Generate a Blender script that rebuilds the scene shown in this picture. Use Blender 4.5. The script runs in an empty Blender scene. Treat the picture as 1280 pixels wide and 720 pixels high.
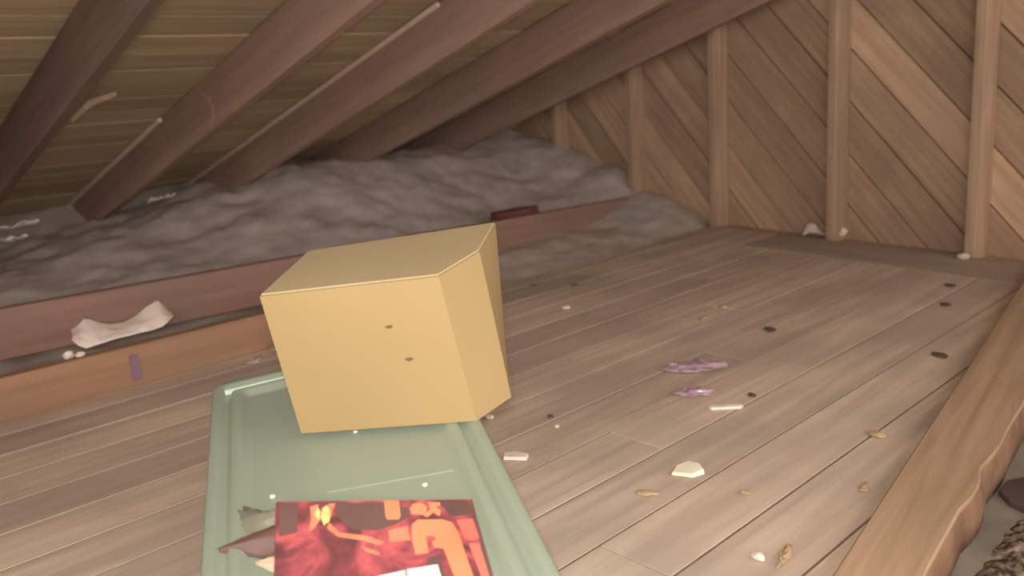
import bpy, bmesh, math, random
from mathutils import Vector, Matrix, noise
random.seed(7)
S = bpy.context.scene
COL = S.collection

# ------------------------------------------------------------------ camera
CAM_H = 0.70
cam_d = bpy.data.cameras.new('camera'); cam = bpy.data.objects.new('camera', cam_d); COL.objects.link(cam)
cam_d.sensor_width = 36.0; cam_d.lens = 36.0*1078.19/1280.0
cam_d.clip_start = 0.02; cam_d.clip_end = 50
def cam_matrix():
    yaw, pit, rol = 0.8258319, 0.2282241, -0.0703855
    f = Vector((math.cos(yaw)*math.cos(pit), math.sin(yaw)*math.cos(pit), -math.sin(pit)))
    r = f.cross(Vector((0, 0, 1))).normalized(); u = r.cross(f)
    c, s = math.cos(rol), math.sin(rol)
    r2 = c*r + s*u; u2 = c*u - s*r
    M = Matrix.Identity(4)
    for i in range(3):
        M[i][0] = r2[i]; M[i][1] = u2[i]; M[i][2] = -f[i]
    M[0][3], M[1][3], M[2][3] = 0, 0, CAM_H
    return M
cam.matrix_world = cam_matrix()
cam_d.dof.use_dof = True; cam_d.dof.focus_distance = 1.35; cam_d.dof.aperture_fstop = 4.0
S.camera = cam

# ------------------------------------------------------------------ light
W = bpy.data.worlds.new('world'); S.world = W; W.use_nodes = True
W.node_tree.nodes['Background'].inputs[0].default_value = (1.0, 0.885, 0.81, 1)
W.node_tree.nodes['Background'].inputs[1].default_value = 1.95
def lamp(name, kind, loc, energy, color, size):
    d = bpy.data.lights.new(name, kind); d.energy = energy; d.color = color
    d.shadow_soft_size = size
    o = bpy.data.objects.new(name, d); COL.objects.link(o); o.location = loc
    return o
# the camera's own flash, a hand's width above the lens
flash = lamp('flash', 'SPOT', (-0.02, -0.02, CAM_H+0.05), 74, (1.0, 0.92, 0.82), 0.03)
flash.data.spot_size = math.radians(110); flash.data.spot_blend = 1.0
flash.rotation_euler = (cam.matrix_world@Matrix.Rotation(math.radians(-7), 4, 'X')).to_euler()
# unseen fill lamp, added behind the camera to lift the room
fill_light = lamp('fill_lamp', 'POINT', (-0.7, -0.9, 1.15), 45, (1.0, 0.88, 0.78), 0.06)
S.view_settings.view_transform = 'Standard'; S.view_settings.look = 'None'
S.view_settings.exposure = 0.0; S.view_settings.gamma = 1.0
S.view_settings.use_curve_mapping = False

# ------------------------------------------------------------------ materials
def srgb(r, g, b):
    f = lambda c: (c/255/12.92) if c <= 10 else ((c/255+0.055)/1.055)**2.4
    return (f(r), f(g), f(b), 1)
def nodes_of(name):
    m = bpy.data.materials.new(name); m.use_nodes = True
    nt = m.node_tree; return m, nt, nt.nodes['Principled BSDF']
def ramp(nt, a, b, p0=0.3, p1=0.7):
    r = nt.nodes.new('ShaderNodeValToRGB')
    r.color_ramp.elements[0].position = p0; r.color_ramp.elements[0].color = a
    r.color_ramp.elements[1].position = p1; r.color_ramp.elements[1].color = b
    return r
def mixc(nt, fac, a, b, mode='MIX'):
    n = nt.nodes.new('ShaderNodeMix'); n.data_type = 'RGBA'; n.blend_type = mode
    for sock, v in ((n.inputs[0], fac), (n.inputs[6], a), (n.inputs[7], b)):
        if hasattr(v, 'links'): nt.links.new(v, sock)
        else: sock.default_value = v
    return n.outputs[2]
def wood(name, dark, light, stain=None, stain_amt=0.5, rough=0.75, grain=1.0, stain_scale=2.5, vary=0.35):
    m, nt, P = nodes_of(name); L = nt.links
    tc = nt.nodes.new('ShaderNodeTexCoord'); oi = nt.nodes.new('ShaderNodeObjectInfo')
    mp = nt.nodes.new('ShaderNodeMapping'); mp.inputs['Scale'].default_value = (1.3*grain, 22*grain, 22*grain)
    ad = nt.nodes.new('ShaderNodeVectorMath'); ad.operation = 'ADD'
    sc = nt.nodes.new('ShaderNodeVectorMath'); sc.operation = 'SCALE'; sc.inputs[0].default_value = (13, 7, 5)
    L.new(oi.outputs['Random'], sc.inputs['Scale'])
    L.new(tc.outputs['Object'], ad.inputs[0]); L.new(sc.outputs[0], ad.inputs[1]); L.new(ad.outputs[0], mp.inputs[0])
    n1 = nt.nodes.new('ShaderNodeTexNoise'); n1.inputs['Scale'].default_value = 1.6; n1.inputs['Detail'].default_value = 6; n1.inputs['Distortion'].default_value = 0.6
    L.new(mp.outputs[0], n1.inputs[0])
    r = ramp(nt, dark, light, 0.32, 0.68); L.new(n1.outputs[0], r.inputs[0])
    out = r.outputs[0]
    if stain:
        n2 = nt.nodes.new('ShaderNodeTexNoise'); n2.inputs['Scale'].default_value = stain_scale; n2.inputs['Detail'].default_value = 4
        g = nt.nodes.new('ShaderNodeNewGeometry'); L.new(g.outputs['Position'], n2.inputs[0])
        r2 = ramp(nt, (0, 0, 0, 1), (1, 1, 1, 1), 0.42, 0.62); L.new(n2.outputs[0], r2.inputs[0])
        mu = nt.nodes.new('ShaderNodeMath'); mu.operation = 'MULTIPLY'; mu.inputs[1].default_value = stain_amt
        L.new(r2.outputs[0], mu.inputs[0])
        out = mixc(nt, mu.outputs[0], out, stain)
    hs = nt.nodes.new('ShaderNodeHueSaturation')
    mr = nt.nodes.new('ShaderNodeMapRange'); mr.inputs[3].default_value = 1-vary/2; mr.inputs[4].default_value = 1+vary/2
    L.new(oi.outputs['Random'], mr.inputs[0]); L.new(mr.outputs[0], hs.inputs['Value']); L.new(out, hs.inputs['Color'])
    L.new(hs.outputs[0], P.inputs['Base Color'])
    P.inputs['Roughness'].default_value = rough; P.inputs['Specular IOR Level'].default_value = 0.25
    b = nt.nodes.new('ShaderNodeBump'); b.inputs['Strength'].default_value = 0.35; b.inputs['Distance'].default_value = 0.003
    L.new(n1.outputs[0], b.inputs['Height']); L.new(b.outputs[0], P.inputs['Normal'])
    return m
def mottled(name, a, b, scale=8, rough=0.8, bump=0.0, spec=0.3, detail=5, metallic=0, trans=0, p0=0.35, p1=0.65):
    m, nt, P = nodes_of(name); L = nt.links
    tc = nt.nodes.new('ShaderNodeTexCoord'); n = nt.nodes.new('ShaderNodeTexNoise')
    n.inputs['Scale'].default_value = scale; n.inputs['Detail'].default_value = detail
    L.new(tc.outputs['Object'], n.inputs[0]); r = ramp(nt, a, b, p0, p1)
    L.new(n.outputs[0], r.inputs[0]); L.new(r.outputs[0], P.inputs['Base Color'])
    P.inputs['Roughness'].default_value = rough; P.inputs['Specular IOR Level'].default_value = spec
    P.inputs['Metallic'].default_value = metallic; P.inputs['Transmission Weight'].default_value = trans
    if bump:
        bp = nt.nodes.new('ShaderNodeBump'); bp.inputs['Strength'].default_value = 0.6; bp.inputs['Distance'].default_value = bump
        L.new(n.outputs[0], bp.inputs['Height']); L.new(bp.outputs[0], P.inputs['Normal'])
    return m
M = {}
M['deck'] = wood('worn_deck_wood', srgb(190, 170, 156), srgb(219, 201, 184), srgb(170, 158, 148), 0.55, grain=0.8, vary=0.22)
M['header'] = wood('grey_deck_wood', srgb(164, 150, 138), srgb(186, 170, 156), srgb(158, 148, 138), 0.4, vary=0.1)
M['beam'] = wood('fresh_lumber', srgb(158, 132, 108), srgb(184, 158, 132), srgb(158, 134, 112), 0.25, grain=1.1, vary=0.0)
M['bark'] = mottled('wane_edge', srgb(122, 94, 74), srgb(150, 118, 94), 14, 0.9, 0.004)
M['joist'] = wood('orange_joist_wood', srgb(146, 114, 90), srgb(164, 130, 104), srgb(136, 112, 98), 0.4, vary=0.05)
M['joist_red'] = wood('red_joist_wood', srgb(150, 118, 108), srgb(166, 132, 120), srgb(144, 122, 114), 0.5, vary=0.05)
M['rafter'] = wood('dark_rafter_wood', srgb(152, 124, 112), srgb(172, 142, 126), srgb(144, 122, 112), 0.35, vary=0.14)
M['rafter_dark'] = wood('darker_rafter_wood', srgb(112, 92, 84), srgb(130, 106, 96), srgb(106, 90, 84), 0.35, vary=0.0)  # one rafter, darker than the others
M['sheath'] = wood('roof_board_wood', srgb(176, 158, 128), srgb(200, 180, 146), srgb(166, 150, 128), 0.4, vary=0.25)
M['gable'] = wood('gable_board_wood', srgb(176, 148, 124), srgb(206, 178, 148), srgb(170, 140, 124), 0.5, stain_scale=3.5, vary=0.5)
M['stud'] = wood('stud_wood', srgb(168, 142, 120), srgb(196, 168, 144), srgb(160, 134, 114), 0.3, vary=0.1)
M['felt'] = mottled('dark_backing', srgb(78, 64, 54), srgb(92, 76, 66), 6, 0.95)
M['pale'] = mottled('pale_light_leak', srgb(226, 204, 186), srgb(236, 214, 196), 20, 0.7)  # pale tone stands in for daylight leaking along a rafter
M['drywall'] = mottled('dusty_grey_base', srgb(112, 106, 98), srgb(136, 128, 118), 9, 0.95, 0.001)
M['dirt'] = mottled('seam_dirt', srgb(112, 92, 80), srgb(136, 114, 100), 20, 1.0)
M['tote'] = None

# ------------------------------------------------------------------ mesh helpers
def new_obj(name, verts, faces, mat, parent=None, bevel=0, smooth=False):
    me = bpy.data.meshes.new(name); me.from_pydata([tuple(v) for v in verts], [], faces)
    bm = bmesh.new(); bm.from_mesh(me)
    bmesh.ops.recalc_face_normals(bm, faces=bm.faces)
    if bevel: bmesh.ops.bevel(bm, geom=list(bm.edges), offset=bevel, segments=1, affect='EDGES')
    if smooth:
        for f in bm.faces: f.smooth = True
    bm.to_mesh(me); bm.free()
    me.materials.append(mat)
    o = bpy.data.objects.new(name, me); COL.objects.link(o)
    if parent: o.parent = parent
    return o
def box_vf(x0, x1, y0, y1, z0, z1):
    v = [(x, y, z) for x in (x0, x1) for y in (y0, y1) for z in (z0, z1)]
    f = [(0, 1, 3, 2), (4, 6, 7, 5), (0, 4, 5, 1), (2, 3, 7, 6), (0, 2, 6, 4), (1, 5, 7, 3)]
    return v, f
def box(name, dims, mat, parent=None, bevel=0.0015, M4=None):
    """box of dims centred on its own origin, placed by matrix M4"""
    a, b, c = (d/2 for d in dims); v, f = box_vf(-a, a, -b, b, -c, c)
    o = new_obj(name, v, f, mat, parent, bevel)
    if M4 is not None: o.matrix_local = M4
    return o
def frame(x, y, z, o):
    m = Matrix.Identity(4)
    for i in range(3):
        m[i][0], m[i][1], m[i][2], m[i][3] = x[i], y[i], z[i], o[i]
    return m
def tag(o, label=None, cat=None, group=None, kind=None):
    if label: o['label'] = label
    if cat: o['category'] = cat
    if group: o['group'] = group
    if kind: o['kind'] = kind
    return o
def empty(name, loc=(0, 0, 0)):
    o = bpy.data.objects.new(name, None); COL.objects.link(o); o.location = loc; o.empty_display_size = 0.05
    return o
def prism(name, poly, z0, z1, mat, parent=None, bevel=0):
    n = len(poly); v = [(x, y, z0) for x, y in poly]+[(x, y, z1) for x, y in poly]
    f = [tuple(range(n-1, -1, -1)), tuple(range(n, 2*n))]+[(i, (i+1) % n, n+(i+1) % n, n+i) for i in range(n)]
    return new_obj(name, v, f, mat, parent, bevel)
def ramp3(t): return t*t*(3-2*t)
def clip01(t): return max(0.0, min(1.0, t))

# ------------------------------------------------------------------ setting: floor
TAN = math.tan(0.292); CB = 1.522; DEPTH = 0.18           # rafter underside z = CB - TAN*y
WA = Vector((3.433, 2.302, 0)); WT = Vector((-0.168, -0.986, 0)).normalized()
WN = Vector((0.986, -0.168, 0)).normalized()              # out of the attic
floor = empty('floor'); tag(floor, kind='structure')
v, f = box_vf(-2.6, 4.3, -0.9, 5.2, -0.09, -0.035)
new_obj('ceiling_board_below', v, f, M['drywall'], floor)
HX0, HY0, HX1, HY1 = 3.072, 1.874, 2.898, 0.819           # line where the long planks meet the header plank
def header_x(y): return HX1+(HX0-HX1)*(y-HY1)/(HY0-HY1)
W_ = 0.1375
def clip(poly, nx, nz, dd):                                # keep nx*x+nz*z <= dd
    out = []
    for i in range(len(poly)):
        a, b = poly[i], poly[(i+1) % len(poly)]
        da = nx*a[0]+nz*a[1]-dd; db = nx*b[0]+nz*b[1]-dd
        if da <= 0: out.append(a)
        if da*db < 0:
            t = da/(da-db); out.append((a[0]+(b[0]-a[0])*t, a[1]+(b[1]-a[1])*t))
    return out
BLX, BLY, BLK = 0.30, 0.3635, 0.1708                      # left edge of the heavy timber: y = BLY + BLK*(x-BLX)
def left_of_timber(poly): return clip(poly, BLK, -1, BLK*BLX-BLY-0.004)
def wall_x(y): return WA.x+(y-WA.y)*0.17
ys = [0.4062+W_*k for k in range(14)]+[2.29]
for i in range(len(ys)-1):
    y0, y1 = ys[i]+0.0026, ys[i+1]-0.0026
    ym = (y0+y1)/2
    joint = [2.9, 1.95, 0.9, 2.35, 1.25, 1.8, 0.75, 2.2, 1.3, 2.5, 1.05, 1.7, 2.35, 1.2, 1.9][i]
    cuts = [-1.6, -0.35, joint, None]
    for a, b in zip(cuts[:-1], cuts[1:]):
        xa = a+0.0012
        ex = header_x if ym < 1.93 else wall_x
        e0, e1 = ex(y0)-0.003, ex(y1)-0.003
        if b is not None: e0 = e1 = b-0.0012
        if xa > e0: continue
        pl = left_of_timber([(xa, y0), (e0, y0), (e1, y1), (xa, y1)])
        if len(pl) < 3: continue
        cx = sum(p[0] for p in pl)/len(pl)
        o = prism('floor_plank', [(x-cx, y-ym) for x, y in pl], -0.020, 0.0, M['deck'], floor, 0.0003)
        o.location = (cx, ym, random.uniform(-0.0008, 0.0004))
# old dirt packed in the seams between the planks
dp = left_of_timber([(-1.59, 0.41), (3.12, 0.41), (3.43, 2.288), (-1.59, 2.288)])
prism('seam_dirt', dp, -0.018, -0.0022, M['dirt'], floor)
# header plank along the gable wall
hd = [(header_x(0.74)+0.002, 0.74), (header_x(1.917)+0.002, 1.917)]
hv = [Vector((hd[0][0], hd[0][1], 0)), Vector((hd[1][0], hd[1][1], 0))]
w0 = WA+WT*((0.74-WA.y)/WT.y); w1 = WA+WT*((2.0-WA.y)/WT.y)
w1b = WA+WT*((1.917-WA.y)/WT.y)
d = (hv[1]-hv[0]).normalized(); nrm = Vector((d.y, -d.x, 0))
pts = [hv[0], w0, w1b, hv[1]]
c = sum(pts, Vector())/4
loc = [((p-c).dot(d), (p-c).dot(Vector((-d.y, d.x, 0)))) for p in pts]
hp = prism('floor_plank', loc, -0.020, 0.0, M['header'], floor, 0.0004)
hp.matrix_local = frame(d, Vector((-d.y, d.x, 0)), Vector((0, 0, 1)), c+Vector((0, 0, 0.001)))

# ------------------------------------------------------------------ setting: gable wall
wall = empty('wall_gable', tuple(WA)); tag(wall, kind='structure')
wall.matrix_world = frame(WT, -WN, Vector((0, 0, 1)), WA)  # local x along the wall (towards the right), -y outside
def rooftop(s):                                            # underside of the roof boards above wall point s
    y = WA.y+WT.y*s
    return CB+DEPTH-TAN*y - 0.004
S0, S1 = -2.9, 3.2
v = [(S0, -0.115, -0.09), (S1, -0.115, -0.09), (S1, -0.115, rooftop(S1)), (S0, -0.115, rooftop(S0)),
     (S0, -0.135, -0.09), (S1, -0.135, -0.09), (S1, -0.135, rooftop(S1)), (S0, -0.135, rooftop(S0))]
f = [(0, 1, 2, 3), (7, 6, 5, 4), (0, 4, 5, 1), (1, 5, 6, 2), (2, 6, 7, 3), (3, 7, 4, 0)]
new_obj('backing_felt', v, f, M['felt'], wall)
def clip(poly, nx, nz, dd):                                # keep nx*x+nz*z <= dd
    out = []
    for i in range(len(poly)):
        a, b = poly[i], poly[(i+1) % len(poly)]
        da = nx*a[0]+nz*a[1]-dd; db = nx*b[0]+nz*b[1]-dd
        if da <= 0: out.append(a)
        if da*db < 0:
            t = da/(da-db); out.append((a[0]+(b[0]-a[0])*t, a[1]+(b[1]-a[1])*t))
    return out
q = -2.9
rs = (rooftop(1)-rooftop(0))
PITCH = 0.206
k0 = 0
while q < 4.6:
    q1 = q+PITCH-0.010
    poly = [(q-3, 3), (q+3, -3), (q1+3, -3), (q1-3, 3)]    # 45 degree strip, s+z between q and q1
    poly = clip(poly, -1, 0, -S0); poly = clip(poly, 1, 0, S1)
    poly = clip(poly, 0, -1, 0.08); poly = clip(poly, -rs, 1, rooftop(0)-0.002)
    if len(poly) >= 3:
        cs = sum(p[0] for p in poly)/len(poly); cz = sum(p[1] for p in poly)/len(poly)
        r2 = math.sqrt(.5); X = Vector((r2, 0, -r2)); Y = Vector((r2, 0, r2)); Z = Vector((0, -1, 0))
        lp = [((p[0]-cs)*r2-(p[1]-cz)*r2, (p[0]-cs)*r2+(p[1]-cz)*r2) for p in poly]
        o = prism('gable_board', lp, -0.010, 0.010, M['gable'], wall, 0.0012)
        o.matrix_local = frame(X, Y, Z, Vector((cs, -0.103+random.uniform(-.003, .003), cz)))
    q += PITCH
pl_ = box('sill_plate', (S1-S0, 0.089, 0.040), M['stud'], wall, 0.002); pl_.location = ((S0+S1)/2, -0.0475, -0.028)
for s in (-1.80, -1.21, -0.565, 0.005, 0.645, 1.225, 1.83, 2.43):
    lean = 0.0
    zt = rooftop(s-0.02)-0.005
    o = box('stud', (zt+0.05, 0.089, 0.040), M['stud'], wall, 0.0025)
    o.matrix_local = frame(Vector((0, 0, 1)), Vector((0, 1, 0)), Vector((-1, 0, 0)), Vector((s, -0.0465, (zt-0.05)/2)))

# ------------------------------------------------------------------ setting: sloping roof (the ceiling)
roof = empty('ceiling'); tag(roof, kind='structure')
SL = Vector((0, -math.cos(0.292), math.sin(0.292)))        # up the slope
NU = Vector((0, math.sin(0.292), math.cos(0.292)))         # out through the roof
YE = 5.15
def on_slope(x, y, off): return Vector((x, y, CB-TAN*y))+NU*off
dn = DEPTH*math.cos(0.292)
pa, pb = -2.6, 3.70
length = (YE+1.3)/math.cos(0.292)
def board_end(y): return WA.x + (WA.y-y)*0+ (y-WA.y)*0.17 + 0.10
k = 0; a = 0.0; bw = 0.142
while a < length:
    y = YE-(a+bw/2)*math.cos(0.292)
    xe = board_end(y)
    o = box('roof_board', (xe-pa, bw-0.006, 0.018), M['sheath'], roof, 0)
    o.matrix_local = frame(Vector((1, 0, 0)), SL, NU, on_slope((pa+xe)/2, y, dn+0.010+random.uniform(-.002, .002)))
    a += bw
v = []
for y, off in ((YE, dn+0.021), (-1.3, dn+0.021), (-1.3, dn+0.03), (YE, dn+0.03)):
    p = on_slope(0, y, off); v += [(-2.6, p.y, p.z), (board_end(y)+0.02, p.y, p.z)]
f = [(0, 1, 3, 2), (2, 3, 5, 4), (4, 5, 7, 6), (6, 7, 1, 0), (0, 2, 4, 6), (1, 7, 5, 3)]
new_obj('roofing_felt', v, f, M['felt'], roof)
rafters = []
for x in (-2.2, -1.6, -1.0, -0.40, 0.20, 0.79, 1.36, 1.93, 2.56, 3.20):
    o = box('rafter', (length-0.25, 0.040, dn-0.001), M['rafter_dark'] if x == 0.79 else M['rafter'], roof, 0.003)
    if x == 0.79: o['label'] = 'darkest rafter'
    ym = (YE-1.2)/2
    o.matrix_local = frame(SL, Vector((1, 0, 0)), -NU*-1 if False else SL.cross(Vector((1, 0, 0))), on_slope(x+0.020, ym, dn/2))
    rafters.append((x, o, ym))
# pale strips standing in for daylight leaking between rafter and boards
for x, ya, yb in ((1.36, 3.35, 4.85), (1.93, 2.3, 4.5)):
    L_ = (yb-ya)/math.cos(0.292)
    o = box('leak_strip', (L_, 0.016, 0.016), M['pale'], roof, 0.002)
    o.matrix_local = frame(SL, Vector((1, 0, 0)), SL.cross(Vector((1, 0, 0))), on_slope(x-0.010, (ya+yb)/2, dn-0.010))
# split slivers hanging on the rafters
def sliver(parent, pts, w, t, mat, name='splinter'):
    v = []; f = []
    for i, p in enumerate(pts):
        ww = w*(0.35+0.65*math.sin(math.pi*(i+0.5)/len(pts)))
        v += [Vector(p)+Vector((0, 0, ww/2)), Vector(p)+Vector((t, 0, ww/2)), Vector(p)+Vector((t, 0, -ww/2)), Vector(p)+Vector((0, 0, -ww/2))]
        if i:
            a = 4*(i-1); b = 4*i
            f += [(a+j, a+(j+1) % 4, b+(j+1) % 4, b+j) for j in range(4)]
    n = len(v); f += [(0, 1, 2, 3), (n-1, n-2, n-3, n-4)]
    return new_obj(name, v, f, mat, parent)
def roofpt(x, y, frac): p = on_slope(x, y, dn*frac); return (x, p.y, p.z)

# ------------------------------------------------------------------ joists behind the deck
def beam_thing(name, label, cat, p0, p1, width, height, mat, up=Vector((0, 0, 1)), bevel=0.003, group=None):
    p0, p1 = Vector(p0), Vector(p1); d = (p1-p0); L_ = d.length; d.normalize()
    y = up.cross(d).normalized(); z = d.cross(y)
    o = box(name, (L_, width, height), mat, None, bevel, frame(d, y, z, (p0+p1)/2))
    return tag(o, label, cat, group)
beam_thing('joist', 'orange-brown timber joist on edge along the deck, behind the green tote', 'joist',
           (-2.4, 2.318, 0.035), (1.72, 2.318, 0.035), 0.038, 0.1395, M['joist'])
beam_thing('joist', 'dark reddish timber joist half buried in insulation, beyond the yellow box', 'joist',
           (-2.4, 2.82, 0.172), (3.46, 2.82, 0.033), 0.040, 0.150, M['joist_red'])

# ------------------------------------------------------------------ loose insulation (stuff)
M['insul'] = mottled('grey_loose_insulation', srgb(194, 182, 176), srgb(212, 202, 196), 9, 1.0, 0.006, 0.05, 8)
def insul_h(x, y):
    t = clip01((y-2.9)/1.0)
    z = -0.030+(0.004+0.034*clip01((x-1.9)/0.6))*clip01((y-2.33)/0.3)+0.05*clip01((y-2.85)/0.2)
    lo = clip01((x-0.9)/1.3); t2 = clip01((y-2.9)/1.1)
    z += (0.10+0.23*lo)*ramp3(t2)
    s = (x-WA.x-(y-WA.y)*0.17)                            # distance in front of the wall studs (negative inside)
    wterm = 0.02+0.16*clip01((y-2.35)/0.7)
    z += wterm*math.exp(-((min(s, 0.1)-0.1)/0.33)**2)*(1-t*0.7)
    n = noise.fractal(Vector((x*3.1, y*3.1, 2.0)), 0.8, 2.2, 5)*0.024
    n += noise.noise(Vector((x*14, y*14, 5)))*0.006 + noise.noise(Vector((x*31, y*31, 9)))*0.003
    n *= 0.45+0.9*clip01((y-2.4)/0.9)
    z += n
    cap = CB+DEPTH-TAN*y+0.005
    if y > 4.5: z += 0.35*(y-4.5)
    return min(z, cap)
nx, ny = 260, 110; v = []; f = []
for j in range(ny+1):
    for i in range(nx+1):
        y = 2.345+(5.10-2.345)*(j/ny)**1.15
        xm = WA.x+(y-WA.y)*0.17+0.085
        x = -2.5+(xm+2.5)*i/nx
        v.append((x, y, insul_h(x, y)))
for j in range(ny):
    for i in range(nx):
        a = j*(nx+1)+i; f.append((a, a+1, a+nx+2, a+nx+1))
o = new_obj('loose_insulation', v, f, M['insul'], None, 0, True)
tag(o, 'grey loose-fill insulation heaped under the low eave behind the joists', 'insulation', kind='stuff')
# a low spill of insulation between the deck's left edge and the far joist is part of the same heap

# ------------------------------------------------------------------ heavy timber on the right
tim = empty('timber_beam', (1.9, 0.6, -0.052)); tag(tim, 'thick pale sawn timber lying along the right edge of the deck', 'timber')
Lp = [(0.30, 0.366), (0.985, 0.483), (1.9, 0.638), (2.792, 0.790), (3.08, 0.839)]
Rp = [(3.08, 0.705), (2.4, 0.588), (1.767, 0.486), (1.62, 0.468), (1.561, 0.458), (1.50, 0.452), (1.432, 0.450), (1.372, 0.431), (1.32, 0.424), (1.269, 0.424), (1.18, 0.411), (1.089, 0.398), (0.9, 0.366), (0.30, 0.262)]
poly = [Vector((p[0], p[1], 0)) for p in Lp+Rp]
dirb = Vector((0.986, 0.168, 0)).normalized(); perp = Vector((-dirb.y, dirb.x, 0)); o0 = Vector((1.9, 0.58, 0))
lp = [((p-o0).dot(dirb), (p-o0).dot(perp)) for p in poly]
b = prism('timber_body', lp, -0.0745, 0.0, M['beam'], tim, 0.0025)
b.matrix_parent_inverse = Matrix.Identity(4)
b.matrix_local = frame(dirb, perp, Vector((0, 0, 1)), o0+Vector((0, 0, 0.040))-Vector((1.9, 0.6, -0.052)))
# the barky, wavy edge down its right side
v = []; f = []; N = 60
for i in range(N+1):
    t = i/N; x = 0.62+2.44*t
    # right edge of the top by interpolation
    R_ = sorted(Rp)
    for a_, b_ in zip(R_[:-1], R_[1:]):
        if a_[0] <= x <= b_[0]: yr = a_[1]+(b_[1]-a_[1])*(x-a_[0])/(b_[0]-a_[0])
    w = 0.007+0.006*noise.noise(Vector((x*9, 0, 3)))
    v += [(x, yr+0.006, 0.0385), (x, yr-w*0.55, 0.030+0.004*noise.noise(Vector((x*20, 1, 0)))), (x, yr-w*1.1, 0.0), (x, yr-w*0.8, -0.033), (x, yr+0.006, -0.034)]
    if i:
        a = 5*(i-1); c = 5*i; f += [(a+j, a+(j+1) % 5, c+(j+1) % 5, c+j) for j in range(5)]
n_ = len(v); f += [(0, 1, 2, 3, 4), (n_-1, n_-2, n_-3, n_-4, n_-5)]
v = [Vector(p)-Vector((1.9, 0.6, -0.052)) for p in v]
tag(new_obj('wane_edge', v, f, M['bark'], tim, 0, True), 'darker bark-brown edge')

# things in the pocket right of the timber
FZ = -0.035
M['darkslab'] = mottled('dark_slab', srgb(66, 54, 50), srgb(84, 70, 64), 12, 0.8)
sl = prism('flat_scrap', [(1.500, 0.4415), (1.548, 0.4415), (1.60, 0.410), (1.50, 0.350), (1.452, 0.372), (1.470, 0.415)], FZ, FZ+0.012, M['darkslab'], None, 0.002)
tag(sl, 'flat dark brown scrap on the grey ground right of the thick timber', 'scrap')
M['speck'] = mottled('speckled_fibres', srgb(70, 56, 46), srgb(176, 160, 146), 60, 1.0, 0.006, 0.05, 6, p0=0.42, p1=0.72)
v = []; f = []; nx, ny = 60, 36
for j in range(ny+1):
    for i in range(nx+1):
        x = 0.95+0.52*i/nx; edge = 0.395+0.02*(x-1.2)+0.006*noise.noise(Vector((x*30, 0, 0)))
        edge = min(edge, 0.402-0.9*max(0, 1.22-x))
        y = edge-(0.34)*j/ny
        r = min(1.0, j/4.0)*min(1, i/3, (nx-i)/3)
        z = FZ-0.004+r*(0.016+0.012*noise.noise(Vector((x*40, y*40, 0)))+0.006*noise.noise(Vector((x*90, y*90, 4))))
        v.append((x, y, z))
for j in range(ny):
    for i in range(nx):
        a = j*(nx+1)+i; f.append((a, a+1, a+nx+2, a+nx+1))
o = new_obj('loose_fibre_debris', v, f, M['speck'], None, 0, True)
tag(o, 'speckled brown and grey loose debris in the bottom right corner', 'debris', kind='stuff')

# ------------------------------------------------------------------ the green tote, in its own tilted frame
U = Vector((0.874361, -0.474602, 0.101215)); V = Vector((0.458066, 0.876044, 0.150743)); NN = Vector((-0.160212, -0.085441, 0.983378))
import mathutils
O = Vector((0.5578, 0.9604, 0.2443))
LF = frame(U, V, NN, O)
def wl(u, v_, n=0): return O+U*u+V*v_+NN*n
M['tote'] = mottled('sage_green_plastic', srgb(138, 150, 136), srgb(144, 156, 142), 5, 0.42, 0, 0.5)
M['tote_groove'] = mottled('sage_green_plastic_groove', srgb(122, 150, 122), srgb(130, 158, 130), 5, 0.5, 0, 0.4)
M['tote_edge'] = mottled('green_edge_highlight', srgb(170, 196, 172), srgb(190, 212, 190), 25, 0.35, 0, 0.6)
tote = empty('storage_tote', (O.x, O.y, 0.0)); tag(tote, 'sage green plastic storage tote carrying the yellow box and the book', 'storage tote')
tinv = Matrix.Translation(-Vector((O.x, O.y, 0.0)))
def place_in_tote(o, parent=None):
    o.matrix_local = tinv@LF
U0, U1, V0, V1 = -0.180, 0.187, -0.42, 0.290
def rrect(inset, r, n=6):
    pts = []; r = max(r, 0.004)
    a0, a1, b0, b1 = U0+inset, U1-inset, V0+inset, V1-inset
    for cx, cy, st in ((a1-r, b1-r, 0), (a0+r, b1-r, 90), (a0+r, b0+r, 180), (a1-r, b0+r, 270)):
        for k in range(n+1):
            t = math.radians(st+90*k/n); pts.append((cx+r*math.cos(t), cy+r*math.sin(t)))
    return pts
def rings(name, prof, mat, parent, cap_in=False, cap_out=False, close=False):
    v = []; f = []; rr = [rrect(i, 0.016-i*0.15) for i, _ in prof]; n = len(rr[0])
    for (ins, z), r in zip(prof, rr): v += [(x, y, z) for x, y in r]
    for a in range(len(prof)-1):
        for i in range(n): f.append((a*n+i, a*n+(i+1) % n, (a+1)*n+(i+1) % n, (a+1)*n+i))
    if close:
        a = len(prof)-1
        for i in range(n): f.append((a*n+i, a*n+(i+1) % n, (i+1) % n, i))
    if cap_in: f.append(tuple((len(prof)-1)*n+i for i in range(n)))
    o = new_obj(name, v, f, mat, parent)
    for p in o.data.polygons: p.use_smooth = len(p.vertices) == 4
    place_in_tote(o); return o
lid = rings('lid', [(0.004, -0.020), (0.0, -0.018), (0.0, -0.002), (0.003, 0.0), (0.012, 0.0), (0.016, -0.001),
                    (0.020, -0.007), (0.027, -0.007), (0.031, -0.001), (0.033, 0.0), (0.042, 0.0), (0.046, -0.001), (0.052, -0.007), (0.060, -0.008)],
            M['tote'], tote, cap_in=True)
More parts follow.
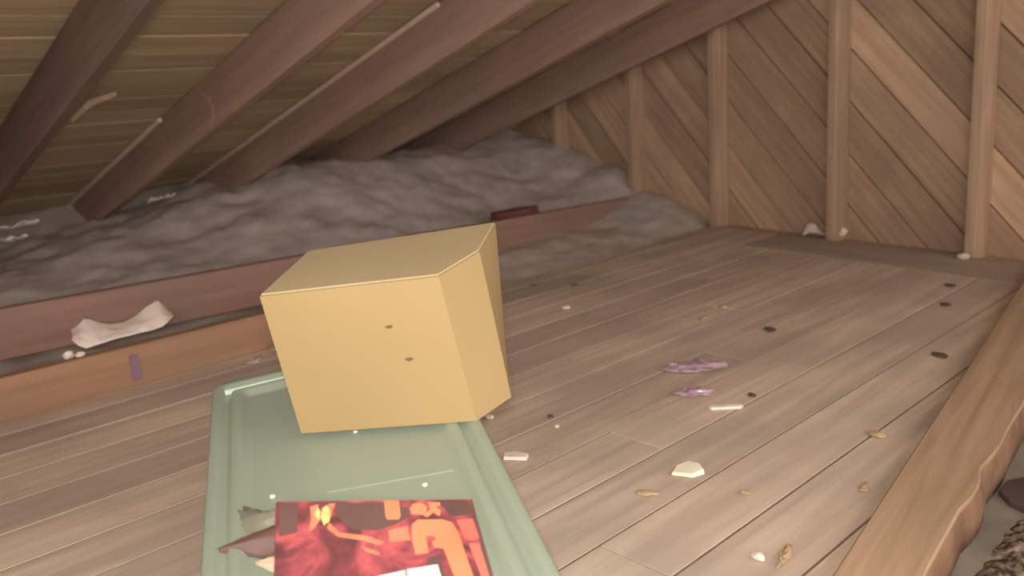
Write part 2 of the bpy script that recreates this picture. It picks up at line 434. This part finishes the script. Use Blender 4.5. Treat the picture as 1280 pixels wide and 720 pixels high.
# inner edge at the back with its highlight painted on, and a faint moulded rib across the panel
def strip(name, a, b, w, n0, n1, mat, label=None):
    a = Vector((a[0], a[1], 0)); b = Vector((b[0], b[1], 0)); d = (b-a).normalized(); p = Vector((-d.y, d.x, 0))*w/2
    v = [(q_.x, q_.y, n_) for n_ in (n0, n1) for q_ in (a-p, b-p, b+p, a+p)]
    f = [(3, 2, 1, 0), (4, 5, 6, 7), (0, 1, 5, 4), (1, 2, 6, 5), (2, 3, 7, 6), (3, 0, 4, 7)]
    o = new_obj(name, v, f, mat, tote); place_in_tote(o)
    if label: o['label'] = label
    return o
strip('lid_ridge', (U0+0.020, V1-0.0335), (U1-0.03, V1-0.0335), 0.006, -0.006, 0.0022, M['tote_edge'], 'ridge along the back of the lid, highlight painted in')
strip('moulded_rib', (-0.03, -0.080), (0.128, -0.107), 0.0035, -0.0085, -0.0062, M['tote'])
# tub below: tapers down to the deck
v = []; f = []; top = rrect(0.014, 0.03); bot = rrect(0.045, 0.03); n = len(top)
for x, y in top: v.append(wl(x, y, -0.012)-Vector((O.x, O.y, 0)))
for x, y in bot:
    p = wl(x, y, -0.1); q_ = Vector((p.x+0.02, p.y+0.01, 0.0025)); v.append(q_-Vector((O.x, O.y, 0)))
for i in range(n): f.append((i, (i+1) % n, n+(i+1) % n, n+i))
f.append(tuple(range(n, 2*n))); f.append(tuple(range(n-1, -1, -1)))
new_obj('tub', v, f, M['tote_groove'], tote)

# ------------------------------------------------------------------ yellow box (five-sided carton)
M['yellow'] = mottled('yellow_board', srgb(154, 133, 94), srgb(160, 138, 98), 3, 0.62, 0, 0.3)
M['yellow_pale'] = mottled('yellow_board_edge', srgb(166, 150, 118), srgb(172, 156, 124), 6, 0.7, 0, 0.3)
M['spot'] = mottled('brown_spot', srgb(104, 82, 52), srgb(116, 92, 58), 6, 0.8)
BZ = 0.0012
bot = [(-0.052, 0.064), (0.181, -0.022), (0.242, 0.016), (0.264, 0.112), (0.020, 0.20)]
top = [(-0.059, 0.055), (0.164, -0.014), (0.233, 0.042), (0.283, 0.141), (0.013, 0.191)]
H_ = 0.220
ybox = empty('yellow_box', tuple(wl(0.12, 0.09, BZ))); tag(ybox, 'yellow cardboard box tilted on the back of the green tote lid', 'box')
binv = Matrix.Translation(-Vector(wl(0.12, 0.09, BZ)))
def bwall(name, bp, tp, h0, h1, mat):
    n = len(bp); v = [wl(x, y, h0) for x, y in bp]+[wl(x, y, h1) for x, y in tp]
    f = [tuple(range(n-1, -1, -1)), tuple(range(n, 2*n))]+[(i, (i+1) % n, n+(i+1) % n, n+i) for i in range(n)]
    v = [p-wl(0.12, 0.09, BZ) for p in v]
    return new_obj(name, v, f, mat, ybox, 0.0018)
def carton(name, bp, tp, h0, h1, mat, G=10):
    v = []; f = []; base = wl(0.12, 0.09, BZ); n = len(bp); sm = []
    for k in range(n):
        b0, b1, t0, t1 = (wl(*p, h) for p, h in ((bp[k], h0), (bp[(k+1) % n], h0), (tp[k], h1), (tp[(k+1) % n], h1)))
        o_ = len(v)
        for j in range(G+1):
            for i in range(G+1):
                v.append(b0.lerp(b1, i/G).lerp(t0.lerp(t1, i/G), j/G)-base)
        for j in range(G):
            for i in range(G):
                a = o_+j*(G+1)+i; f.append((a, a+1, a+G+2, a+G+1)); sm.append(True)
    o_ = len(v); v += [wl(*p, h0)-base for p in bp]; f.append(tuple(range(o_+n-1, o_-1, -1)))
    o_ = len(v); v += [wl(*p, h1)-base for p in tp]; f.append(tuple(range(o_, o_+n)))
    me = bpy.data.meshes.new(name); me.from_pydata([tuple(p) for p in v], [], f); me.materials.append(mat)
    for q, p in enumerate(me.polygons): p.use_smooth = q < len(sm)
    o = bpy.data.objects.new(name, me); COL.objects.link(o); o.parent = ybox
    return o
carton('carton_body', bot, top, BZ, H_-0.003, M['yellow'])
cx = sum(p[0] for p in top)/5; cy = sum(p[1] for p in top)/5
tp = [(x+(cx-x)*0.004, y+(cy-y)*0.004) for x, y in top]
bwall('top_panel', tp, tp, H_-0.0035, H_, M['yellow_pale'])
def on_front(a, h):                                        # point on the front panel
    b_ = Vector(bot[0]).lerp(Vector(bot[1]), a); t_ = Vector(top[0]).lerp(Vector(top[1]), a)
    p = b_.lerp(t_, h); return wl(p.x, p.y, BZ+(H_-BZ)*h)
for a, h, r in ((0.66, 0.70, 0.0042), (0.72, 0.47, 0.0046)):
    c0 = on_front(a, h); eu = (on_front(a+.01, h)-c0).normalized(); ev = (on_front(a, h+.01)-c0).normalized(); en = eu.cross(ev)
    pts = [(r*(1+0.35*math.sin(3*t+a*9))*math.cos(t)*1.2, 0.6*r*math.sin(t)) for t in [math.tau*k/9 for k in range(9)]]
    o = prism('brown_spot', pts, -0.0006, 0.0005, M['spot'], ybox); o['label'] = 'small brown scuff on the front panel'
    o.matrix_local = binv@frame(eu, ev, en, c0)

# ------------------------------------------------------------------ book
M['cover'] = None
m, nt, P = nodes_of('dark_red_fiery_cover'); L = nt.links
tc = nt.nodes.new('ShaderNodeTexCoord'); n1 = nt.nodes.new('ShaderNodeTexNoise'); n1.inputs['Scale'].default_value = 17; n1.inputs['Detail'].default_value = 5; n1.inputs['Distortion'].default_value = 1.6
L.new(tc.outputs['Object'], n1.inputs[0])
r = nt.nodes.new('ShaderNodeValToRGB'); e = r.color_ramp.elements
e[0].position = 0.36; e[0].color = srgb(96, 60, 62); e[1].position = 0.78; e[1].color = srgb(214, 126, 114)  # reds lifted and greyed: the glossy veil on the cover is painted in
for p_, c_ in ((0.45, srgb(122, 66, 72)), (0.54, srgb(156, 78, 86)), (0.64, srgb(186, 92, 96))):
    k_ = e.new(p_); k_.color = c_
L.new(n1.outputs[0], r.inputs[0]); L.new(r.outputs[0], P.inputs['Base Color']); P.inputs['Roughness'].default_value = 0.35
M['cover'] = m
M['orange'] = mottled('orange_print', srgb(216, 130, 94), srgb(222, 142, 106), 9, 0.4)
M['pinkred'] = mottled('red_print', srgb(206, 106, 92), srgb(212, 124, 110), 9, 0.4)
M['flame'] = mottled('flame_print', srgb(226, 176, 100), srgb(238, 214, 140), 30, 0.4)
M['flame2'] = mottled('ember_print', srgb(196, 112, 92), srgb(214, 140, 112), 30, 0.4)
M['white_print'] = mottled('white_label_print', srgb(236, 232, 230), srgb(246, 244, 242), 9, 0.5)
M['dark_print'] = mottled('dark_print', srgb(98, 74, 72), srgb(108, 82, 80), 12, 0.4)  # dark print lifted by the same painted sheen
M['pages'] = mottled('page_edges', srgb(196, 180, 160), srgb(210, 196, 176), 40, 0.9)
BU = Vector((0.863618, -0.470543, -0.180977)); BV = Vector((0.502912, 0.829187, 0.243984)); BN = Vector((0.035259, -0.301724, 0.952743))
K1 = Vector((0.3894, 0.8271, 0.2764))                       # far left corner of the cover
BW, BH, BT = 0.2208, 0.205, 0.011
book = empty('book', tuple(K1)); tag(book, 'dark red book with fiery cover and big orange letters on the green tote lid', 'book')
def cover_obj(name, poly, n0, n1, mat, bevel=0):
    o = prism(name, poly, n0, n1, mat, book, bevel); o.matrix_local = frame(BU, BV, BN, (0, 0, 0)); return o
cover_obj('page_block', [(0.003, -BH+0.002), (BW-0.003, -BH+0.002), (BW-0.003, -0.002), (0.003, -0.002)], -BT+0.0016, -0.0014, M['pages'])
cover_obj('cover', [(0, -BH), (BW, -BH), (BW, 0), (0, 0)], -0.0014, 0, M['cover'], 0.0003)
cover_obj('back_cover', [(0, -BH), (BW, -BH), (BW, 0), (0, 0)], -BT, -BT+0.0015, M['cover'], 0.0003)
cover_obj('spine', [(0, -BH), (0.0028, -BH), (0.0028, 0), (0, 0)], -BT+0.0014, -0.0013, M['dark_print'])
def printed(name, polys, mat, h=0.0005, label=None):
    v = []; f = []
    for poly in polys:
        n = len(poly); b = len(v)
        v += [(x, y, -0.0003) for x, y in poly]+[(x, y, h) for x, y in poly]
        f += [tuple(b+k for k in range(n-1, -1, -1)), tuple(b+n+k for k in range(n))]+[(b+k, b+(k+1) % n, b+n+(k+1) % n, b+n+k) for k in range(n)]
    o = new_obj(name, v, f, mat, book); o.matrix_local = frame(BU, BV, BN, (0, 0, 0))
    if label: o['label'] = label
    return o
printed('dark_print', [[(0.066, -0.004), (0.117, -0.004), (0.145, -0.014), (0.145, -0.028), (0.128, -0.040), (0.105, -0.050), (0.080, -0.047), (0.070, -0.036), (0.062, -0.018)],
                       [(0.004, -0.004), (0.024, -0.004), (0.022, -0.050), (0.004, -0.056)],
                       [(0.182, -0.004), (0.216, -0.004), (0.217, -0.026), (0.190, -0.030)],
                       [(0.218, -0.002), (0.2205, -0.002), (0.2205, -0.200), (0.213, -0.200), (0.2165, -0.06)],
                       [(0.154, -0.094), (0.167, -0.090), (0.170, -0.124), (0.171, -0.200), (0.160, -0.200)]], M['dark_print'], 0.0004, 'dark patches of the cover picture')
printed('flame_print', [[(0.050, -0.012), (0.055, -0.008), (0.058, -0.020), (0.056, -0.034), (0.050, -0.040), (0.047, -0.026)],
                        [(0.044, -0.012), (0.047, -0.018), (0.045, -0.032), (0.041, -0.024)]], M['flame'], 0.0007, 'bright yellow flame')
printed('ember_print', [[(0.036, -0.010), (0.045, -0.006), (0.047, -0.030), (0.040, -0.044), (0.034, -0.050), (0.037, -0.028)],
                        [(0.056, -0.006), (0.064, -0.004), (0.060, -0.018), (0.058, -0.030)],
                        [(0.056, -0.036), (0.066, -0.052), (0.094, -0.058), (0.112, -0.068), (0.108, -0.073), (0.088, -0.064), (0.064, -0.058), (0.053, -0.044)],
                        [(0.088, -0.074), (0.104, -0.082), (0.106, -0.088), (0.092, -0.082)],
                        [(0.118, -0.050), (0.140, -0.044), (0.140, -0.066), (0.118, -0.068)]], M['flame2'], 0.0005, 'glowing ember streaks')
printed('orange_letter', [[(0.1180, -0.0015), (0.1350, -0.0020), (0.1340, -0.0290), (0.1310, -0.0330), (0.1190, -0.0330), (0.1170, -0.0290)]], M['orange'], 0.0008)
printed('orange_letter', [[(0.150, -0.008), (0.160, -0.006), (0.166, -0.014), (0.162, -0.026), (0.147, -0.024), (0.146, -0.016)],
                          [(0.168, -0.005), (0.182, -0.006), (0.181, -0.011), (0.174, -0.012), (0.181, -0.020), (0.178, -0.029), (0.172, -0.022), (0.164, -0.030), (0.160, -0.027), (0.169, -0.017)]], M['orange'], 0.0008)
printed('orange_letter', [[(0.1450, -0.0420), (0.1520, -0.0345), (0.1790, -0.0345), (0.1900, -0.0400), (0.1945, -0.0560), (0.1990, -0.1220), (0.2010, -0.2000), (0.1830, -0.2000), (0.1790, -0.1220), (0.1740, -0.0800), (0.1640, -0.0780),
                           (0.1630, -0.0710), (0.1680, -0.0660), (0.1670, -0.0600), (0.1580, -0.0600), (0.1570, -0.0860), (0.1430, -0.0880), (0.1420, -0.0640)]], M['orange'], 0.0008)
printed('red_letter', [[(0.1960, -0.0360), (0.2150, -0.0340), (0.2165, -0.0640), (0.2080, -0.0690), (0.2005, -0.0640)]], M['pinkred'], 0.0006)
printed('red_letter', [[(0.2030, -0.0740), (0.2150, -0.0740), (0.2160, -0.1220), (0.2150, -0.2000), (0.2090, -0.2000), (0.2070, -0.1200)]], M['pinkred'], 0.0006)
printed('white_label', [[(0.0740, -0.1280), (0.0980, -0.1190), (0.0980, -0.1500), (0.0740, -0.1580)],
                        [(0.0990, -0.1185), (0.1290, -0.1110), (0.1290, -0.1420), (0.0990, -0.1500)],
                        [(0.1310, -0.1100), (0.1640, -0.1045), (0.1660, -0.1330), (0.1310, -0.1400)]], M['white_print'], 0.0008, 'white slanted label on the cover')

# ------------------------------------------------------------------ crumpled wrapper under the book's left side
def sheet(name, nx, ny, fn, mat, thick=0.0006, smooth=True):
    """grid surface fn(s,t)->Vector, given real thickness"""
    v = []; f = []
    for j in range(ny+1):
        for i in range(nx+1): v.append(Vector(fn(i/nx, j/ny)))
    for j in range(ny):
        for i in range(nx):
            a = j*(nx+1)+i; f.append((a, a+1, a+nx+2, a+nx+1))
    me = bpy.data.meshes.new(name); me.from_pydata([tuple(p) for p in v], [], f)
    me.materials.append(mat)
    for p in me.polygons: p.use_smooth = smooth
    o = bpy.data.objects.new(name, me); COL.objects.link(o)
    sm = o.modifiers.new('thickness', 'SOLIDIFY'); sm.thickness = thick; sm.offset = 0
    return o
M['wrap'] = mottled('dark_red_film', srgb(102, 78, 74), srgb(124, 94, 90), 14, 0.22, 0.002, 0.7)
M['wrap_glint'] = mottled('film_highlight', srgb(206, 178, 152), srgb(228, 204, 180), 20, 0.3, 0.002, 0.7)  # pale colour stands in for a white highlight on the wrapper
M['clear'] = mottled('cloudy_clear_film', srgb(140, 142, 124), srgb(158, 158, 140), 24, 0.12, 0.001, 0.9, trans=0.35)
wrap = empty('plastic_wrapper', tuple(wl(-0.11, -0.15, -0.008))); tag(wrap, 'crumpled dark red plastic wrapper with a pointed end, sticking out left of the book', 'wrapper')
winv = Matrix.Translation(-Vector(wl(-0.11, -0.15, -0.008)))
def wrap_top(s, t):
    # pointed at s=0, widening to the book
    wd = 0.045*min(1, s*1.3)
    u = -0.172+0.150*s; v_ = -0.137-0.055*s+wd*(t-0.5)*2*0.8
    n = -0.0065+0.050*min(1, s*1.1)**1.0*(1-abs(2*t-1)**1.8)+0.0035*noise.noise(Vector((s*7, t*5, 1)))*min(1, 4*s)
    return wl(u, v_, max(n, -0.0068))
o = sheet('film', 26, 16, wrap_top, M['wrap']); o.parent = wrap; o.matrix_local = winv
def wrap_low(s, t):
    u = -0.122+0.062*s; v_ = -0.182-0.026*s-0.026*t*min(1, s*2+0.1)
    n = -0.004+0.020*s*(1-t)+0.002*noise.noise(Vector((s*9, t*5, 7)))
    return wl(u, v_, max(n, -0.0065))
o = sheet('film_glint', 14, 8, wrap_low, M['wrap_glint']); o.parent = wrap; o.matrix_local = winv; o['label'] = 'pale fold painted as a highlight'
def clear_fn(s, t):
    u = -0.150+0.085*s; v_ = -0.045-0.075*t-0.075*s*(1-t)-0.03*s
    n = -0.0055+0.040*s*math.sin(math.pi*min(1, t*0.9+0.1))*0.8+0.004*noise.noise(Vector((s*8, t*8, 3)))
    return wl(u, v_, max(n, -0.0070))
o = sheet('clear_flap', 18, 12, clear_fn, M['clear']); o.parent = wrap; o.matrix_local = winv; o['label'] = 'cloudy clear flap with a bright fold'

# ------------------------------------------------------------------ white rag behind the orange joist
M['rag'] = mottled('white_rag', srgb(222, 208, 198), srgb(238, 226, 218), 22, 0.9, 0.002, 0.2)
RAG_T = [(0.636, 2.41, 0.16), (0.656, 2.41, 0.169), (0.673, 2.41, 0.184), (0.688, 2.41, 0.179), (0.712, 2.41, 0.162), (0.741, 2.41, 0.152), (0.773, 2.41, 0.151), (0.803, 2.41, 0.16), (0.836, 2.41, 0.178), (0.872, 2.41, 0.191), (0.903, 2.41, 0.144)]
RAG_B = [(0.613, 2.325, 0.154), (0.625, 2.325, 0.134), (0.643, 2.325, 0.121), (0.663, 2.325, 0.124), (0.687, 2.325, 0.126), (0.718, 2.325, 0.129), (0.749, 2.325, 0.128), (0.781, 2.325, 0.129), (0.813, 2.325, 0.128), (0.844, 2.325, 0.132), (0.872, 2.325, 0.152)]
def rag_fn(s, t):
    k = min(int(s*10), 9); f_ = s*10-k
    a = Vector(RAG_B[k]).lerp(Vector(RAG_B[k+1]), f_); b = Vector(RAG_T[k]).lerp(Vector(RAG_T[k+1]), f_)
    a.z = max(a.z, 0.1075)
    p = a.lerp(b, t)
    p.y -= 0.020*math.sin(math.pi*t)*(0.4+0.6*math.sin(s*6+0.8)**2)
    p.z += 0.004*noise.noise(Vector((s*9, t*4, 2)))*math.sin(math.pi*t)
    return p
rag = sheet('white_rag', 50, 14, rag_fn, M['rag'], 0.0020)
tag(rag, 'twisted white rag draped over the top edge of the orange-brown joist', 'rag')
def crumple(name, loc, size, mat, label, cat, seed=0, flat=0.45, rot=0, sub=2, amp=0.45, group=None):
    bm = bmesh.new(); bmesh.ops.create_icosphere(bm, subdivisions=sub, radius=0.5)
    cr, sr = math.cos(rot), math.sin(rot)
    for v in bm.verts:
        n = noise.noise(v.co*2.3+Vector((seed*3.7, seed, 0)))+0.5*noise.noise(v.co*6+Vector((seed, 0, 3)))
        v.co *= 1+amp*n
        x, y, z = v.co.x*size[0], v.co.y*size[1], v.co.z*size[2]
        v.co = Vector((x*cr-y*sr, x*sr+y*cr, z))
    zmin = min(v.co.z for v in bm.verts)
    zcut = zmin+0.12*size[2]
    for v in bm.verts: v.co.z = max(v.co.z, zcut)-zcut
    me = bpy.data.meshes.new(name); bm.to_mesh(me); bm.free(); me.materials.append(mat)
    o = bpy.data.objects.new(name, me); COL.objects.link(o); o.location = loc
    return tag(o, label, cat, group)
crumple('rag_scrap', (0.624, 2.318, 0.1058), (0.022, 0.018, 0.016), M['rag'], 'larger white tuft touching the left end of the twisted rag', 'scrap', 3)
crumple('rag_scrap', (0.598, 2.322, 0.1058), (0.030, 0.020, 0.022), M['rag'], 'small white tuft left of the larger one beyond the rag', 'scrap', 5)

# ------------------------------------------------------------------ litter on the deck
M['paper'] = mottled('white_paper', srgb(226, 214, 204), srgb(244, 236, 226), 20, 0.8, 0.001, 0.3)
M['plaster'] = mottled('white_plaster', srgb(232, 228, 204), srgb(248, 244, 226), 20, 0.85, 0.001, 0.2)
M['violet'] = mottled('pale_violet_film', srgb(160, 130, 150), srgb(206, 180, 192), 30, 0.25, 0.001, 0.8)
M['tanchip'] = mottled('tan_chip', srgb(176, 152, 120), srgb(204, 178, 144), 30, 0.9)
M['darkchip'] = mottled('dark_chip', srgb(98, 78, 66), srgb(118, 96, 82), 30, 0.9)
M['bluish'] = mottled('faded_violet_paint', srgb(128, 104, 124), srgb(138, 114, 132), 20, 0.8)
DZ = 0.0012
def slab(name, cx, cy, poly, h, mat, label, cat, z=DZ, tilt=0.0, group=None):
    n = len(poly)
    v = [(x, y, 0) for x, y in poly]+[(x*0.93, y*0.93, h+tilt*x) for x, y in poly]
    f = [tuple(range(n-1, -1, -1)), tuple(range(n, 2*n))]+[(i, (i+1) % n, n+(i+1) % n, n+i) for i in range(n)]
    o = new_obj(name, v, f, mat, None, 0.0005); o.location = (cx, cy, z)
    return tag(o, label, cat, group)
slab('paper_scrap', 1.042, 1.153, [(-0.010, 0.026), (-0.022, 0.012), (0.004, -0.026), (0.020, -0.016), (0.014, 0.012)], 0.007, M['paper'], 'small square white paper scrap on the deck just right of the tote', 'scrap')
slab('plaster_chip', 1.190, 0.857, [(-0.026, 0.018), (-0.012, -0.018), (0.014, -0.026), (0.028, -0.006), (0.024, 0.016), (0.0, 0.026)], 0.009, M['plaster'], 'largest bright white chip, roughly triangular, lying alone on the middle of the deck', 'chip', tilt=0.10)
slab('white_stick', 1.502, 0.984, [(-0.030, 0.020), (-0.034, 0.010), (0.010, -0.036), (0.022, -0.034), (0.022, -0.026), (-0.018, 0.018)], 0.006, M['paper'], 'short flat white stick on the deck below the violet film', 'stick')
crumple('plastic_film', (1.673, 1.174, DZ), (0.120, 0.075, 0.022), M['violet'], 'crumpled pale violet plastic film on the deck, the larger upper piece', 'film', 2, rot=-0.9, sub=3, amp=0.9)
crumple('plastic_film', (1.530, 1.082, DZ), (0.070, 0.040, 0.012), M['violet'], 'smaller violet film shred left of the flat white stick', 'film', 4, rot=-0.9, sub=3, amp=0.9)
crumple('paper_twist', (1.045, 0.583, DZ), (0.050, 0.014, 0.012), M['tanchip'], 'pale twisted scrap near the bottom edge, left of the thick timber', 'scrap', 6, rot=0.2, sub=3, amp=0.8)
crumple('paper_twist', (1.017, 0.612, DZ), (0.016, 0.020, 0.012), M['paper'], 'whitish crumb at the near end of the pale twisted scrap', 'crumb', 7)
crumple('splinter', (2.066, 1.418, DZ), (0.055, 0.012, 0.008), M['tanchip'], 'thin pale splinter standing out on the far middle of the deck', 'splinter', 8, rot=0.25)
crumple('crumb', (2.195, 1.436, DZ), (0.022, 0.024, 0.008), M['tanchip'], 'tan crumb just beyond the thin pale splinter', 'crumb', 9)
crumple('crumb', (1.932, 1.846, DZ), (0.026, 0.026, 0.010), M['paper'], 'white crumb on the deck right of the yellow box near its top', 'crumb', 10)
crumple('crumb', (1.148, 1.346, DZ), (0.018, 0.018, 0.010), M['paper'], 'white crumb by the lower right corner of the yellow box', 'crumb', 11)
crumple('wood_chip', (1.546, 0.672, DZ), (0.026, 0.034, 0.008), M['tanchip'], 'oval tan wood chip on the deck beside the thick timber', 'chip', 12)
crumple('wood_chip', (1.319, 0.592, DZ), (0.030, 0.016, 0.008), M['tanchip'], 'slim tan chip touching the left edge of the thick timber', 'chip', 13, rot=0.4)
crumple('wood_chip', (1.080, 0.866, DZ), (0.018, 0.040, 0.006), M['tanchip'], 'thin yellowish chip below left of the largest white chip', 'chip', 14, rot=0.5)
crumple('crumb', (1.201, 1.194, DZ), (0.011, 0.011, 0.006), M['paper'], 'tiny pale crumb up and right of the square paper scrap', 'crumb', 15)
crumple('crumb', (1.186, 0.737, DZ), (0.012, 0.020, 0.005), M['tanchip'], 'tiny tan crumb below right of the largest white chip', 'crumb', 16)
for (x, y, sx, sy, lab, sd) in ((2.060, 1.198, 0.030, 0.050, 'long dark flake on the middle of the deck', 20), (2.085, 0.760, 0.030, 0.050, 'dark flake on the deck close to the thick timber', 21),
        (1.594, 0.972, 0.016, 0.026, 'small dark flake just right of the flat white stick', 22), (2.185, 2.042, 0.024, 0.020, 'dark speck on the deck between the yellow box and the far joist end', 23),
        (2.107, 2.170, 0.026, 0.026, 'dark speck on the deck edge right behind the yellow box', 24), (2.549, 0.920, 0.028, 0.040, 'faint dark flake farther up beside the thick timber', 25),
        (2.778, 0.990, 0.030, 0.040, 'farthest dark flake, close to the header plank', 26), (1.235, 1.245, 0.014, 0.020, 'small dark speck right of the lower yellow box edge', 27)):
    crumple('bark_flake', (x, y, DZ), (sx, sy, 0.005), M['darkchip'], lab, 'flake', sd, rot=-0.7)
# at the wall
torn = sheet('torn_paper', 20, 6, lambda s, t: Vector((3.375-0.02*s+0.035*t, 1.815-0.20*s, -0.002+0.035*t*(0.6+0.4*math.sin(s*9))+0.020*abs(math.sin(s*5.0+t))+0.006*noise.noise(Vector((s*8, t*5, 4))))), M['paper'], 0.001)
tag(torn, 'torn white paper lying at the foot of the gable wall beside the middle stud', 'paper')
crumple('crumb', (3.190, 1.098, DZ), (0.045, 0.040, 0.020), M['paper'], 'white lump at the foot of the rightmost stud', 'crumb', 30)
# lid crumbs
for (u_, v_, sz, lab, sd) in ((0.087, -0.124, 0.007, 'white crumb on the green lid above the book', 31), (0.020, 0.045, 0.006, 'tiny white crumb on the green lid in front of the yellow box', 32), (-0.098, -0.060, 0.007, 'pale crumb on the green lid by the far left corner of the book', 33)):
    p = wl(u_, v_, -0.0078); crumple('crumb', tuple(p), (sz, sz, sz*0.7), M['paper'], lab, 'crumb', sd)
# violet mark on the joist face: a small tag of film
slab('film_tag', 0.745, 2.296, [(-0.012, -0.001), (0.012, -0.001), (0.012, 0.001), (-0.012, 0.001)], 0.072, M['bluish'], 'small violet strip stuck on the face of the orange-brown joist', 'strip', z=0.012)
# pale strips shaped to stand for daylight leaking in at the eave
M['daylight_leak'] = mottled('pale_daylight_leak', srgb(236, 228, 220), srgb(246, 240, 234), 30, 0.3, 0.003, 0.9)
def leak_fn(x0, x1, y, z0, z1, w, sd):
    return lambda s, t: Vector((x0+(x1-x0)*s, y-w*t+0.02*noise.noise(Vector((s*6, t*2, sd))), z0+(z1-z0)*s+w*0.55*t*(0.6+0.6*noise.noise(Vector((s*7, 0, sd))))+0.012*noise.noise(Vector((s*9, t*4, sd+2)))))
f1 = sheet('daylight_strip', 24, 6, leak_fn(0.60, 0.86, 3.42, 0.330, 0.340, 0.050, 3), M['daylight_leak'], 0.001)
tag(f1, 'upper painted strip of daylight leaking in at the eave, far left', 'daylight_leak')
f2 = sheet('daylight_strip', 20, 6, leak_fn(0.60, 0.80, 3.36, 0.302, 0.302, 0.045, 9), M['daylight_leak'], 0.001)
tag(f2, 'lower short painted strip of daylight leaking in at the eave, far left', 'daylight_leak')
f3 = sheet('daylight_strip', 16, 5, leak_fn(1.42, 1.54, 3.86, 0.318, 0.330, 0.045, 5), M['daylight_leak'], 0.001)
tag(f3, 'small painted strip of daylight in the eave at the foot of the second rafter with a leak strip', 'daylight_leak')
M['maroon'] = mottled('maroon_scrap', srgb(112, 66, 72), srgb(130, 80, 84), 12, 0.9)
slab('maroon_scrap', 2.73, 2.93, [(-0.11, 0.03), (-0.13, -0.04), (0.08, -0.05), (0.17, -0.02), (0.05, 0.04)], 0.05, M['maroon'], 'dark maroon scrap behind the far joist, just right of the yellow box top', 'scrap', z=0.095)
M['tuft'] = mottled('grey_tuft', srgb(168, 154, 146), srgb(196, 182, 172), 30, 1.0, 0.003, 0.05)
crumple('insulation_tuft', (1.16, 2.235, DZ), (0.10, 0.07, 0.022), M['tuft'], 'grey fluffy tuft on the deck between the orange-brown joist and the yellow box', 'tuft', 41, sub=3, amp=0.9)
crumple('insulation_tuft', (1.03, 2.20, DZ), (0.05, 0.04, 0.014), M['tuft'], 'smaller grey tuft on the deck above the far left corner of the green tote', 'tuft', 42, sub=3, amp=0.9)
# slivers on the rafters
sp = sliver(roof, [roofpt(1.356, 2.98, .80), roofpt(1.355, 2.93, .55), roofpt(1.355, 2.92, .30), roofpt(1.356, 2.98, .05)], 0.014, 0.004, M['rafter'])
sp2 = sliver(roof, [roofpt(0.90, 2.95, .35), roofpt(0.95, 2.90, .55), roofpt(1.02, 2.86, .62)], 0.020, 0.004, M['stud'])
